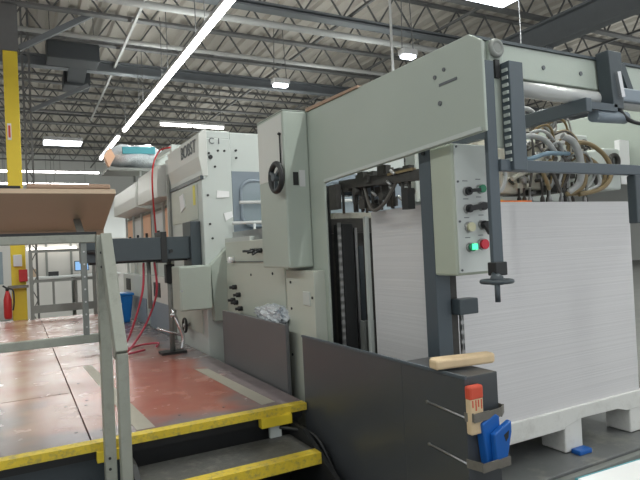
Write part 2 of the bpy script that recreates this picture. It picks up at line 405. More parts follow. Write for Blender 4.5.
MB().prism(((2.58,0),(3.5,0),(3.5,.44),(3.3,.44),(2.58,.12)),'x',.52,.55).build('stringer','black',st)
MB().prism(((2.58,0),(3.5,0),(3.5,.44),(3.3,.44),(2.58,.12)),'x',1.58,1.61).build('stringer','black',st)
tag(MB().tube(spline([(1.50,3.47,.42),(1.60,3.35,.41),(1.64,3.2,.39),(1.675,3.05,.20),(1.66,2.8,.02)]),.012,8).build('cable','black'),'thin black cable dropping from the platform corner past the stairs','cable')

# guard rail in front of the platform with its stair handrail
r=thing('guard_rail',(.43,3.44,0),'grey steel guard rail on the near edge of the platform under the desk','railing')
MB().box(.395,.455,3.37,3.445,0,1.73).build('post','railp',r,.004)
MB().box(-2.5,.395,3.39,3.445,1.69,1.735).build('top_rail','railp',r,.004)
MB().box(-2.5,.395,3.39,3.445,1.13,1.175).build('middle_rail','railp',r,.004)
MB().beam((.447,3.41,1.715),(.452,3.05,1.10),.06,.10,(0,1,0)).box(.428,.482,3.01,3.08,0,1.11).build('stair_handrail','railp',r,.004)
pp=MB().box(.315,.345,3.40,3.445,1.175,1.69).build('perforated_post','galv',r,.002)
for k in range(7): MB().tube([(.33,3.40,1.22+k*.07),(.33,3.396,1.22+k*.07)],.005,8).build('hole','housing',pp)
for z in (1.63,1.55,.42,.48): MB().tube([(.418,3.371,z),(.418,3.367,z)],.008,8).build('bolt','black',r)

# tilted inspection desk seen from beneath
d=thing('inspection_desk',(-.3,3.7,1.73),'tan sloping inspection board mounted above the near guard rail','desk')
MB().prism(((3.40,1.965),(3.42,1.995),(4.02,1.81),(4.0,1.78)),'x',-2.2,.515).build('board','board',d,.004)
MB().prism(((3.98,1.745),(3.98,1.80),(4.02,1.81),(4.02,1.745)),'x',-2.2,.515).build('edge_lip','boardtop',d)
MB().beam((.33,3.43,1.715),(.335,3.80,1.85),.04,.012).build('bracket','galv',d)
MB().beam((-1.6,3.43,1.715),(-1.6,3.80,1.85),.04,.012).build('bracket','galv',d)
MB().box(-2.2,.40,3.395,3.44,1.7352,1.75).build('under_rail','black',d)
tb=MB().prism(((3.42,1.997),(3.425,2.025),(3.80,1.91),(3.80,1.88)),'x',.06,.49)
tag(tb.build('fibreboard_sheet','boardtop',bevel=.008,base=(.27,3.6,1.95)),'small brown board lying on top of the sloping tan desk','board')
tag(MB().prism(((3.42,1.997),(3.42,2.008),(3.7,1.92),(3.7,1.91)),'x',-.7,.03).build('document_folder','black',base=(-.3,3.55,1.96)),'flat black folder lying on the sloping tan desk at the left edge','folder')

# far guard rail
r=thing('guard_rail',(.75,11.4,.55),'grey guard rail across the far end of the platform behind the yellow column','railing')
for xx in (.215,1.27): MB().box(xx-.03,xx+.03,11.36,11.42,.55,1.80).build('post','galv',r)
MB().box(.215,1.27,11.37,11.41,1.75,1.80).build('top_rail','galv',r)
MB().box(.215,1.27,11.37,11.41,1.21,1.26).build('middle_rail','galv',r)
MB().box(.215,1.27,11.37,11.41,.66,.80).build('toe_board','galv',r)
for xx in (.57,.95): MB().box(xx-.02,xx+.02,11.38,11.40,.80,1.21).build('baluster','galv',r)

# things at the end of the hall seen below the desk
p=thing('partition',(0,18,0),'off-white partition with panels beyond the far guard rail','partition')
MB().box(-6,3.4,18,18.1,0,2.2).build('wall_panel','wallmid',p)
for xx in (-.6,.75,1.4,2.2): MB().box(xx-.03,xx+.03,17.97,18,0,2.2).build('post','galv',p)
MB().box(.25,1.55,17.86,17.99,1.92,1.98).build('lamp_strip','strip',p)
b=thing('workbench',(1.2,17.2,0),'long white workbench with a cluttered top against the partition','bench')
MB().box(.1,2.6,16.9,17.6,1.12,1.17).build('worktop','whitew',b)
MB().box(.1,1.3,16.95,17.55,0,1.12).build('cupboard','wallmid',b); MB().box(1.4,2.6,16.95,17.55,0,1.12).build('cupboard','wallmid',b)
mn=thing('monitor',(1.6,17.3,1.17),'small blue computer monitor on the white workbench','monitor')
MB().box(1.42,1.80,17.28,17.31,1.27,1.55).build('frame','black',mn); MB().box(1.44,1.78,17.27,17.28,1.29,1.53).build('screen','screen',mn); MB().box(1.58,1.64,17.28,17.34,1.17,1.28).build('stand','black',mn)
for (x0,x1,z,n,m,l) in ((.3,.5,.22,'carton','board','small brown carton on the left of the white workbench'),(.75,1.0,.12,'document_tray','black','low black tray on the white workbench'),(2.0,2.3,.2,'carton','wallmid','pale carton at the right end of the white workbench')):
    tag(MB().box(x0,x1,17.1,17.35,1.17,1.17+z).build(n,m,base=((x0+x1)/2,17.2,1.17)),l,n.split('_')[-1])
wn=MB().box(-1.2,-.35,17.97,18.0,1.0,1.9).build('partition_window','glass',p)
tag(MB().box(-1.3,-.45,14.5,15.2,0,.95).build('storage_cabinet','whitew',bevel=.02,base=(-.9,14.8,0)),'white low cabinet at the left edge behind the fire extinguisher','cabinet')
c=thing('waste_bin',(1.40,9.6,.55),'bright blue plastic bin standing on the platform by the press','bin')
def frus(m,cx,cy,z0,z1,a0,a1,b0,b1):
    v=[m.bm.verts.new((cx+sx*w,cy+sy*d,z)) for (w,d,z) in ((a0,b0,z0),(a1,b1,z1)) for sx,sy in ((-1,-1),(1,-1),(1,1),(-1,1))]
    for f in ((3,2,1,0),(4,5,6,7),(0,1,5,4),(1,2,6,5),(2,3,7,6),(3,0,4,7)): m.bm.faces.new([v[i] for i in f])
    return m
frus(MB(),1.42,9.6,.55,.98,.15,.20,.15,.20).build('body','binblue',c,.02)
MB().box(1.205,1.635,9.385,9.815,.98,1.02).build('rim','binblue',c,.01)
MB().box(1.32,1.44,9.41,9.43,.75,.87).build('label_patch','white',c)

# ---------------------------------------------------------------- press line (behind the feeder)
dc=thing('die_cutting_press',(3.0,7.4,0),'large pale grey die cutting press behind the feeder with a protruding side hood','press')
MB().box(1.71,2.04,5.7,7.25,0,2.80).build('front_pillar','pale2',dc,.008)
MB().box(2.045,4.35,5.74,7.25,0,2.88).build('body','pale2',dc,.008)
MB().box(2.05,4.30,5.725,5.745,1.70,2.46).build('front_guard','bluegrey',dc)
# rounded window of the front guard
def rrect(x0,x1,z0,z1,r,n=6):
    pts=[]
    for cx,cz,a in ((x1-r,z1-r,0),(x0+r,z1-r,90),(x0+r,z0+r,180),(x1-r,z0+r,270)):
        for k in range(n+1):
            t=math.radians(a+90*k/n); pts.append((cx+r*math.cos(t),cz+r*math.sin(t)))
    return pts
for x0,x1 in ((2.14,3.0),(3.15,4.1)):
    wf=MB().tube([(p[0],5.715,p[1]) for p in rrect(x0,x1,1.86,2.36,.13)]+[(x1,5.715,2.23)],.018,8).build('window_gasket','bluegrey',dc)
    MB().prism(rrect(x0+.01,x1-.01,1.87,2.35,.12),'y',5.712,5.724).build('window_pane','glass',wf)
MB().tube([(2.10,5.66,2.12),(3.6,5.66,2.14)],.018,10).tube([(2.0,5.64,1.90),(3.6,5.64,1.92)],.018,10).tube([(2.25,5.64,1.91),(2.25,5.64,1.70)],.014,8).build('grab_rail','whitew',dc)
# side hoods
def hood(y0,y1,zt,zc,zb,xo=1.60,mat_='hood',parent=dc):
    return MB().prism(((1.78,zt+.06),(xo+.01,zt),(xo,zc),(1.72,zb),(1.78,zb)),'y',y0,y1).build('side_hood',mat_,parent,.006)
h1=hood(5.685,7.02,2.84,2.60,2.40,1.685)
MB().box(1.74,2.04,5.72,7.0,2.80,2.885).build('top_cover','pale2',dc,.01)
MB().box(1.695,1.73,5.69,7.02,2.365,2.405).build('hood_gap','dark',h1)
# dark slot and details on side
MB().box(1.685,1.712,7.0,7.1,.56,2.6).build('seam_channel','galv',dc)
MB().box(1.70,1.712,5.85,6.95,1.96,2.34).build('side_door','cream',dc,.004)
MB().box(1.695,1.712,5.85,6.9,.75,1.45).build('lower_panel','cream',dc,.004)
MB().box(1.696,1.7,5.92,6.0,2.12,2.33).build('warning_label','yellowlabel',dc)
nt_=MB().prism(((6.55,2.27),(6.38,2.29),(6.33,2.13),(6.5,2.08)),'x',1.69,1.70)
tag(nt_.build('paper_note','white',base=(1.695,6.45,2.18)),'white paper note stuck beside the yellow label on the press side','note')
n2=MB().prism(((1.95,1.93),(2.03,1.97),(2.02,2.03),(1.93,2.01)),'y',5.688,5.696)
tag(n2.build('paper_note','white',base=(1.99,5.69,1.98)),'small white note taped to the front corner of the press, lower one','note')
n3=MB().prism(((1.86,2.17),(2.0,2.18),(2.0,2.24),(1.87,2.25)),'y',5.688,5.696)
tag(n3.build('paper_note','white',base=(1.93,5.69,2.2)),'small white note on the front corner of the press, upper one','note')
for (xx,z) in ((1.75,2.66),(1.80,2.64),(1.90,2.67),(1.97,2.67),(2.10,2.68),(2.10,2.60),(1.86,2.50),(1.78,1.9),(1.80,1.75),(1.79,1.3),(1.77,2.2)): MB().tube([(xx,5.71,z),(xx,5.69,z)],.012,10).build('screw','black',dc)
cyl((1.815,5.70,2.60),(1.815,5.685,2.60),.022,14).build('push_knob','black',dc)
def text(s,loc,rot,size,m,parent,name,ext=.002):
    c=bpy.data.curves.new(name,'FONT'); c.body=s; c.size=size; c.extrude=ext; c.materials.append(M[m]); c.align_x='LEFT'
    o=bpy.data.objects.new(name,c); COL.objects.link(o); o.location=(0,0,0)
    me=bpy.data.meshes.new_from_object(o); bpy.data.objects.remove(o)
    me.materials.clear(); me.materials.append(M[m])
    o=bpy.data.objects.new(name,me); COL.objects.link(o); o.parent=parent; o.location=Vector(loc)-wpos(parent); o.rotation_euler=rot; return o
tx=text('BOBST',(1.684,6.38,2.665),(PI/2,0,-PI/2),.20,'inkgrey',dc,'logo_lettering')
text('C 1',(1.80,5.69,2.74),(PI/2,0,0),.09,'inkgrey',dc,'unit_marking')

# gusset and lower front side
gs=MB().prism(((1.735,1.47),(1.99,1.71),(2.0,1.1),(1.86,.9),(1.76,.9)),'y',5.60,5.70)
gs.build('corner_gusset','pale',dc,.004)
# wall box on the side of the press
cb=thing('junction_cabinet',(1.53,5.66,1.05),'pale metal cabinet hung low on the press side below the dark arm','cabinet')
MB().box(1.385,1.708,5.50,5.80,1.04,1.48).build('body','pale',cb,.012)
MB().box(1.395,1.70,5.488,5.50,1.05,1.47).build('door','pale',cb,.006)
MB().tube([(1.40,5.488,1.24),(1.40,5.474,1.24)],.01,10).build('latch','chrome',cb)
# small handwheel low on the side
hw=thing('handwheel',(1.66,6.35,.80),'small dark handwheel low on the press side','handwheel')
MB().torus((1.64,6.35,.80),.075,.014).build('rim','black',hw)
MB().tube([(1.71,6.35,.80),(1.62,6.35,.80)],.02,12).beam((1.64,6.28,.80),(1.64,6.42,.80),.012,.02).beam((1.64,6.35,.73),(1.64,6.35,.87),.012,.02).build('hub','steel',hw)

# second and third units down the line
for (y0,y1,zt,zc,zb,nm,lab,c2) in ((7.25,8.6,2.75,2.50,2.36,'stripping_unit','pale press unit directly behind the lettered side hood','pale2'),(8.75,10.9,2.72,2.5,2.3,'delivery_unit','farthest pale press unit with white slanting side hood','hood')):
    u=thing(nm,(3,(y0+y1)/2,0),lab,'machine')
    MB().box(1.85,4.3,y0,y1,0,zt-.02).build('body',c2,u,.008)
    MB().prism(((1.92,zt+.04),(1.62,zt),(1.60,zc),(1.60,zc-.16),(1.86,zb),(1.92,zb)),'y',y0+.02,y1-.02).build('side_hood','hood',u,.006)
    n=int((y1-y0)/.65)
    for k in range(n):
        ya=y0+.10+k*(y1-y0)/n; yb=ya+(y1-y0)/n-.16
        f=MB().box(1.83,1.85,ya-.03,yb+.03,1.60,2.28).build('window_frame','galv',u)
        MB().box(1.822,1.832,ya,yb,1.64,2.24).build('window_pane','skin' if k%2==0 else 'whitew',f)
        MB().box(1.80,1.83,yb+.05,yb+.09,.56,2.32).build('upright','pale2',u)
        MB().tube([(1.78,ya+.1,1.68),(1.78,ya+.1,1.95)],.02,8).build('valve','black',u)
    MB().box(1.715,1.85,y0+.02,y1-.02,.56,1.30).build('lower_panel','wallmid' if nm=='stripping_unit' else 'pale2',u,.006)
    MB().box(1.705,1.715,y1-.75,y1-.35,1.02,1.22).build('recess','black',u)
    MB().box(1.70,1.715,y0+.05,y1-.05,.56,.95).build('kick_panel','bluegrey',u)
fr=MB().box(1.75,2.2,7.05,7.12,2.80,2.98).box(1.75,1.80,7.12,8.0,2.92,2.98).box(1.75,2.2,7.95,8.0,2.72,2.98)
tag(fr.build('cable_tray','pale2',base=(1.95,7.5,2.75)),'light metal bracket frame standing on the second press unit','frame')
# wrapped bundle on top
bg=thing('wrapped_bundle',(1.95,10.4,3.05),'rolled bundle in clear wrap with a blue band on the far press unit','bundle')
def bundle(x0,x1,y,z,r,sz=.62):
    m=MB(); n=18; rings=[]
    for i in range(13):
        x=x0+(x1-x0)*i/12; e=min(1,.55+1.6*min(i,12-i)/12)
        ring=[]
        for k in range(n):
            a=2*PI*k/n; q=r*e*(1+.10*math.sin(3*a+i)+.05*random.uniform(-1,1))
            ring.append(m.bm.verts.new((x,y+q*math.cos(a),z+q*sz*math.sin(a))))
        rings.append(ring)
    for a,b in zip(rings,rings[1:]):
        for k in range(n): m.bm.faces.new((a[k],a[(k+1)%n],b[(k+1)%n],b[k])).smooth=True
    m.bm.faces.new(rings[0]); m.bm.faces.new(rings[-1][::-1]); return m
bundle(1.42,2.45,10.4,3.36,.36).build('wrap','wrap',bg)
MB().beam((1.65,10.03,3.42),(2.2,10.03,3.44),.05,.12).build('blue_band','tealedge',bg)
MB().prism(((1.42,3.12),(1.52,3.30),(1.44,3.46),(1.34,3.30)),'y',9.95,10.1).build('end_flap','skin',bg)
MB().box(1.40,2.45,10.05,10.8,3.08,3.13).build('tray_base','galv',bg)
for a in ((1.95,10.1),(2.4,10.1),(1.95,10.7),(2.4,10.7)): MB().box(a[0]-.02,a[0]+.02,a[1]-.02,a[1]+.02,2.70,3.08).build('leg','galv',bg)

# red cable over the hood
tag(MB().tube(spline([(1.72,7.0,2.93),(1.62,7.2,2.90),(1.50,7.05,2.6),(1.52,7.1,2.0),(1.52,7.0,1.75)]),.011,8).build('air_line','red'),'dark red air line looping over the side hoods of the press','cable')

# dark arm along the aisle
am=thing('transfer_arm',(1.2,6.0,1.5),'dark grey boxed arm reaching left from the press across the platform','arm')
MB().box(.55,1.60,5.85,6.12,1.555,1.785).build('arm_box','dark',am,.006)
MB().box(1.60,1.708,5.80,6.12,1.46,1.94).build('end_bracket','dark',am,.006)
MB().box(1.30,1.36,5.84,6.13,1.52,1.84).build('clamp','black',am,.004)
MB().box(.62,1.58,5.90,6.05,1.535,1.555).build('lower_flange','black',am)
MB().tube([(.60,5.84,1.66),(.75,5.80,1.66)],.02,8).tube([(.68,5.85,1.66),(.68,5.78,1.66)],.03,10).build('clamp_lever','black',am)
cyl((1.40,5.845,1.64),(1.40,5.83,1.64),.018).build('knob','black',am)
pr=thing('clamp_stand',(1.43,6.1,.55),'slim steel stand with clamp levers rising from the platform to the dark arm','stand')
MB().tube([(1.43,6.08,.56),(1.43,6.08,1.54)],.028,12).build('pole','galv',pr)
MB().box(1.30,1.56,6.0,6.18,.55,.575).build('base_plate','black',pr)
MB().box(1.385,1.475,6.03,6.13,1.30,1.50).build('collar','black',pr,.004)
MB().tube(spline([(1.43,6.03,1.02),(1.47,5.98,.88),(1.52,5.98,.72),(1.50,5.98,.60)]),.02,8).tube([(1.26,6.02,.84),(1.52,5.98,.74)],.014,8).tube([(1.40,5.96,.96),(1.44,5.93,.98)],.022,8).build('lever','chrome',pr)
# red hoses
tag(MB().tube(spline([(1.16,6.05,1.53),(1.14,6.10,1.2),(1.06,6.5,.72),(.98,6.6,.575),(1.25,6.8,.57),(1.42,6.75,.575),(1.36,6.55,.57)]),.012,8).build('air_hose','hose'),'pink-red air hose hanging from the dark arm, left one, coiling on the platform','hose')
tag(MB().tube(spline([(1.27,6.05,1.53),(1.30,6.15,1.2),(1.25,6.5,.85),(1.05,6.35,.62),(.95,6.25,.572),(1.2,6.4,.572)]),.012,8).build('air_hose','hose'),'pink-red air hose hanging from the dark arm, right one, looping down to the left','hose')
tag(MB().tube([(1.21,6.05,1.555),(1.21,6.05,1.05)],.022,8).build('hanging_tube','galv',base=(1.21,6.05,1.05)),'short grey tube hanging from the dark arm between the red hoses','tube')
tag(MB().sphere((.93,6.55,.595),.045).build('hose_coupling','black',base=(.93,6.55,.55)),'black round hose coupling lying on the platform by the red hoses','coupling')

# feed table block between press and tower
ft=thing('feed_table',(2.4,4.95,0),'pale cream feed table section between the tower and the press','machine')
MB().box(1.90,4.2,4.16,5.60,0,1.70).build('body','cream',ft,.006)
MB().box(1.885,1.90,4.2,5.55,1.50,1.505).build('seam','dark',ft)
MB().box(1.90,4.2,4.9,5.60,1.70,1.74).build('top_plate','pale2',ft)
for k,yy in enumerate((4.62,4.72,4.82)):
    MB().tube([(1.90,yy,1.60),(1.87,yy,1.60)],.022,10).tube([(1.875,yy,1.60),(1.80,yy-.03+.02*k,1.57+.015*k)],.011,8).build('toggle_lever','black',ft)
MB().tube([(1.9,5.35,1.52),(1.84,5.35,1.52)],.03,12).build('round_knob','white',ft)
for (yy,z) in ((4.9,1.38),(4.4,1.40),(4.8,.98)): MB().tube([(1.901,yy,z),(1.894,yy,z)],.012,8).build('hole','black',ft)
for (yy,z) in ((5.32,1.25),(5.22,1.18),(5.30,1.10),(5.18,1.05),(5.38,1.12)): MB().tube([(1.90,yy,z),(1.86,yy,z),(1.858,yy,z),(1.83,yy,z)],[.024,.024,.014,.014],10).build('valve','black',ft)
for (y0,y1,z) in ((4.3,5.5,1.80),): MB().box(1.95,4.1,y0,y1,1.70,z).build('feed_bed','steel',ft)
lp=thing('lower_guard',(1.73,4.45,.55),'flat dark grey guard plate along the platform edge below the feed table','guard')
MB().box(1.712,1.742,3.78,5.22,.10,1.045).build('plate','guard',lp,.003)
MB().box(1.742,1.90,3.98,5.20,.98,1.0).build('ledge','guard',lp)
cw=MB(); bmesh.ops.create_icosphere(cw.bm,subdivisions=4,radius=1)
from mathutils import noise
for v in cw.bm.verts:
    q=v.co.copy(); n_=noise.noise(q*3.1)*.35+noise.noise(q*7.3)*.22
    v.co=Vector((q.x*.075,q.y*.30,q.z*.085))*(1+n_)+Vector((1.82,4.24,1.068))
tag(cw.build('plastic_wrap','wrap',base=(1.82,4.24,1.0)),'crumpled clear plastic wrap lying on the ledge beside the tower foot','wrap')

# ---------------------------------------------------------------- feeder
fd=thing('sheet_feeder',(3.0,2.9,0),'pale grey-green sheet feeder frame spanning the paper pile with a tall tower','feeder')
MB().prism(((1.90,2.10),(3.45,2.05),(3.45,.19),(4.13,.19),(4.13,2.60),(3.6,2.60),(1.98,2.575),(1.90,2.52)),'x',1.912,1.93).build('side_frame','pale',fd,.006)
MB().prism(((1.90,2.10),(3.45,2.05),(3.45,.19),(4.13,.19),(4.13,2.60),(3.6,2.60),(1.98,2.575),(1.90,2.52)),'x',4.25,4.31).build('side_frame','pale',fd,.006)
MB().prism(((1.925,2.105),(3.44,2.055),(3.44,2.075),(1.925,2.125)),'x',1.905,1.912).build('lower_flange','pale2',fd)
tw=MB().box(1.712,1.91,3.66,4.15,1.463,2.60).build('tower_housing','pale',fd,.012)
MB().box(1.7085,1.712,3.68,4.13,2.12,2.58).build('access_cover','hood',tw)
MB().box(1.712,1.91,3.66,4.15,2.60,2.606).build('lid','pale',tw)
ltc=MB().box(1.775,1.815,3.654,3.66,2.06,2.155).build('latch_plate','black',tw)
MB().box(1.825,1.87,3.655,3.66,2.05,2.17).build('data_plate','housing',tw)
hw=MB().torus((1.66,3.70,2.118),.098,.021).build('handwheel','black',tw)
hs=MB().tube([(1.71,3.70,2.118),(1.63,3.70,2.118)],.028,14)
for a in (30,150,270): hs.beam((1.655,3.70,2.118),(1.655,3.70+.095*math.cos(math.radians(a)),2.118+.095*math.sin(math.radians(a))),.02,.025,(1,0,0))
hs.build('spokes','dark',hw)
MB().tube([(1.70,3.70,2.21),(1.70,3.70,2.44)],.006,8).tube([(1.705,3.70,2.43),(1.69,3.70,2.44)],.012,8).build('pointer_rod','black',tw)
col=MB().box(1.82,1.912,3.5,3.96,.20,1.44).build('foot_cover','cream',fd,.003)
MB().box(1.812,1.82,3.56,3.67,1.19,1.29).build('cover_plate','pale2',col,.004)
for (yy,z) in ((3.88,1.35),(3.88,1.15),(3.90,.80),(3.53,1.25)): MB().tube([(1.821,yy,z),(1.814,yy,z)],.010,8).build('bolt','black',col)
for (yy,z,rr) in ((2.16,2.46,.010),(2.23,2.44,.011),(2.20,2.30,.013)): MB().tube([(1.913,yy,z),(1.906,yy,z)],rr,8).build('bolt','inkgrey',fd)
MB().box(1.908,1.912,2.07,2.20,2.385,2.398).build('small_nameplate','inkgrey',fd)
# wooden trim strip on top of the arm at the tower
MB().prism(((2.95,2.585),(3.66,2.60),(3.66,2.625),(2.95,2.60)),'x',1.90,1.96).build('top_strip','boardtop',fd)
# cross beam + roller end + tube
MB().box(1.98,4.25,2.05,2.14,2.425,2.59).build('cross_beam','pale',fd,.005)
MB().box(1.98,4.25,2.04,2.15,2.59,2.605).build('beam_cap','dark',fd)
MB().box(2.095,2.185,2.03,2.05,2.055,2.59).build('hanger_plate','pale',fd,.004)
MB().torus((2.13,2.02,2.548),.035,.014,'y',20,8).tube([(2.13,2.05,2.548),(2.13,2.01,2.548)],.026,16).build('roller_end','galv',fd)
MB().beam((2.13,2.025,2.49),(2.13,2.025,2.40),.03,.02).build('pin','black',fd)
MB().tube([(2.20,2.07,2.375),(4.25,2.07,2.375)],.042,24).build('roller_tube','tubegrey',fd)
for xx in (2.50,2.80): MB().tube([(xx,2.051,2.50),(xx,2.044,2.50)],.012,10).build('bolt','inkgrey',fd)
# slate posts and bar in front
MB().box(2.022,2.088,2.0,2.024,1.46,2.475).build('support_post','post',fd,.004)
MB().box(2.155,2.25,1.965,2.025,1.935,2.475).build('bar_post','post',fd,.004)
MB().box(2.088,3.29,1.985,2.02,1.932,1.990).build('front_bar','post',fd,.004)
MB().box(3.13,3.27,1.975,2.03,1.655,1.932).build('end_hook','dark',fd,.006)
MB().box(2.018,2.095,1.985,2.04,1.425,1.49).build('post_foot','black',fd,.004)
for k in range(13): MB().box(2.148,2.155,1.975,2.01,1.98+k*.037,1.996+k*.037).build('tooth','pale2',fd)
jw=MB().torus((2.03,1.995,1.398),.071,.011,'z').tube([(2.03,1.995,1.382),(2.03,1.995,1.414),(2.03,2.01,1.44)],[.032,.032,.014],16).build('height_handwheel','dark',fd)
for a in (0,120,240): MB().beam((2.03,1.995,1.398),(2.03+.068*math.cos(math.radians(a)),1.995+.068*math.sin(math.radians(a)),1.398),.028,.013).build('spoke','dark',jw)
MB().tube([(1.985,1.95,1.395),(1.985,1.95,1.305)],.013,10).build('grip','dark',jw)
# right end hanger bracket on the cross beam
MB().prism(((2.92,2.62),(3.04,2.62),(3.04,2.30),(2.95,2.30)),'y',1.96,2.04).build('beam_bracket','dark',fd,.004)
MB().beam((2.98,1.95,2.50),(3.01,1.95,2.36),.02,.03).build('release_lever','chrome',fd)
MB().box(2.70,2.745,1.95,3.3,2.26,2.335).build('lengthwise_rail','post',fd,.004)
MB().box(2.7455,2.98,1.96,2.03,2.28,2.32).build('rail_link','post',fd)
MB().tube([(2.82,2.00,2.255),(3.10,2.00,2.262)],.035,14).build('air_cylinder','bluegrey',fd)
MB().beam((3.12,2.03,2.58),(3.22,2.03,2.38),.035,.05).build('slanted_link','dark',fd)
MB().box(3.08,3.5,2.0,2.06,2.36,2.44).build('motor_box','bluegrey',fd,.01)
MB().tube(spline([(3.02,1.98,2.30),(3.10,1.97,2.24),(3.3,1.97,2.22),(3.6,1.97,2.18)]),.012,8).build('cable','black',fd)
MB().box(3.16,3.26,2.36,2.38,2.39,2.47).build('peach_tag','skin',fd)
MB().box(4.10,4.22,2.7,2.74,1.98,2.32).build('white_screen','white',fd)
# slate main post
MB().box(1.98,2.08,2.385,2.485,.19,2.155).build('guide_post','post',fd,.005)
MB().tube([(1.98,2.435,2.09),(1.972,2.435,2.09)],.013,12).build('post_hole','black',fd)
MB().box(2.085,2.135,2.40,2.45,.19,1.44).build('chain_mast','dirtyblack',fd)
MB().box(2.09,2.225,2.33,2.40,1.20,1.285).build('chain_bracket','dark',fd,.006)
def chain(x,y,z0,z1,parent,ax='x'):
    m=MB(); z=z0; k=0
    while z<z1:
        if k%2: m.box(x-.012,x+.012,y-.006,y+.006,z,z+.03)
        else: m.box(x-.008,x-.004,y-.011,y+.011,z-.004,z+.034).box(x+.004,x+.008,y-.011,y+.011,z-.004,z+.034)
        z+=.027; k+=1
    return m.build('lift_chain','steel',parent)
chain(2.16,2.40,.19,1.20,fd)
# inside of the feeder
MB().box(2.0,4.2,3.70,3.80,.19,1.70).build('rear_wall','dirtyblack',fd)
MB().box(2.01,2.10,3.40,3.52,.19,1.76).build('inner_mast','black',fd,.004)
MB().box(1.975,2.0,3.53,3.58,.19,2.04).build('mast_backing','black',fd)
chain(1.985,3.40,.60,1.74,fd)
MB().box(2.125,2.145,3.42,3.47,.3,1.73).build('guide_rail','steel',fd)
MB().box(2.20,2.24,3.50,3.56,.3,1.60).build('guide_rail','dark',fd)
MB().box(2.115,2.145,3.26,3.29,.19,1.80).build('pile_guide','pale2',fd,.003)
for k in range(3): MB().box(2.12+.035*k,2.14+.035*k,3.35,3.40,.3,1.07).build('slat','galv',fd)
MB().box(1.98,2.3,3.44,3.50,1.80,1.84).build('cross_tie','headp',fd)
MB().beam((2.03,3.40,2.03),(2.03,2.50,1.985),.06,.06).build('side_beam','dirtyblack',fd)
MB().box(2.08,2.12,3.06,3.36,1.90,2.0).build('silver_cover','bluegrey',fd)
MB().box(2.0,4.2,3.62,3.66,1.70,1.84).build('rear_tie','dirtyblack',fd)
MB().box(2.00,2.14,3.40,3.50,1.96,2.04).build('beam_block','dark',fd)
rs=random.Random(3)
for k in range(52):
    yy=2.62+rs.random()*.75; xx=1.99+rs.random()*.22; z=1.84+rs.random()*.22
    if k%3==0: MB().tube([(xx,yy,z),(xx+.07,yy,z)],.012+.018*rs.random(),8).build('side_roller','dirtyblack',fd)
    elif k%3==1: MB().box(xx,xx+.04,yy,yy+.07,z,z+.06).build('side_block','dirtyblack',fd)
    else: MB().tube([(xx,yy,1.83),(xx,yy,2.0)],.01,8).build('side_rod','dirtyblack',fd)
for k in range(12):
    yy=2.6+rs.random()*.75; xx=1.985+rs.random()*.15; z=1.86+rs.random()*.16
    MB().tube([(xx,yy,z),(xx-.01,yy+.03,z+.03)],.01,8).build('side_fitting','steel',fd)
MB().tube(spline([(2.03,2.75,1.99),(1.99,2.85,1.85),(2.0,3.0,1.83),(2.03,3.12,1.99)]),.012,8).build('side_hose','darkhose',fd)
MB().box(2.00,2.05,2.62,2.68,1.80,1.92).build('pile_sensor','black',fd)
MB().box(1.94,1.98,3.34,3.44,1.86,2.03).build('corner_block','dirtyblack',fd)
MB().box(1.98,2.25,3.0,3.04,2.0,2.05).build('cross_arm','dirtyblack',fd)
MB().box(1.99,2.02,2.56,2.80,2.015,2.03).build('brass_strip','ochre',fd)

# control box on the slate post
cb=thing('control_box',(2.1,2.29,1.43),'pale control box with switches, green and red buttons on the slate post','control box')
MB().box(1.975,2.225,2.21,2.383,1.422,2.105).build('enclosure','boxp',cb,.012)
pn=MB().box(1.988,2.222,2.2,2.21,1.435,2.10).build('front_panel','panelw',cb,.003)
for xx in (2.0,2.21):
    for z in (2.085,1.905,1.70,1.45): MB().tube([(xx,2.201,z),(xx,2.195,z)],.006,8).build('screw','inkgrey',pn)
def btn(x,z,m,r=.021,name='button'):
    b=MB().tube([(x,2.2,z),(x,2.186,z)],r*1.2,18).build('bezel','steel',cb)
    return MB().tube([(x,2.186,z),(x,2.172,z)],r,18).build(name,m,b)
btn(2.055,1.855,'black'); MB().beam((2.05,2.165,1.855),(2.115,2.16,1.86),.016,.018).build('selector_lever','black',cb)
btn(2.150,1.868,'green')
btn(2.055,1.765,'black'); MB().beam((2.04,2.165,1.762),(2.16,2.165,1.782),.02,.026).build('selector_lever','black',cb); btn(2.155,1.777,'black')
btn(2.060,1.670,'cream_lens',.024)
btn(2.150,1.680,'black'); MB().beam((2.14,2.165,1.69),(2.175,2.16,1.635),.022,.03).build('selector_lever','black',cb)
btn(2.060,1.565,'green'); MB().box(2.05,2.085,2.166,2.173,1.553,1.583).build('lit_lens','greenlit',cb)
btn(2.145,1.578,'redbtn',.026)
for (xx,z) in ((2.05,1.905),(2.14,1.915),(2.05,1.812),(2.14,1.822),(2.05,1.715),(2.15,1.727),(2.05,1.612),(2.14,1.622)):
    MB().box(xx-.018,xx+.016,2.1985,2.2005,z+.002,z+.006).build('caption_mark','inkgrey',pn)

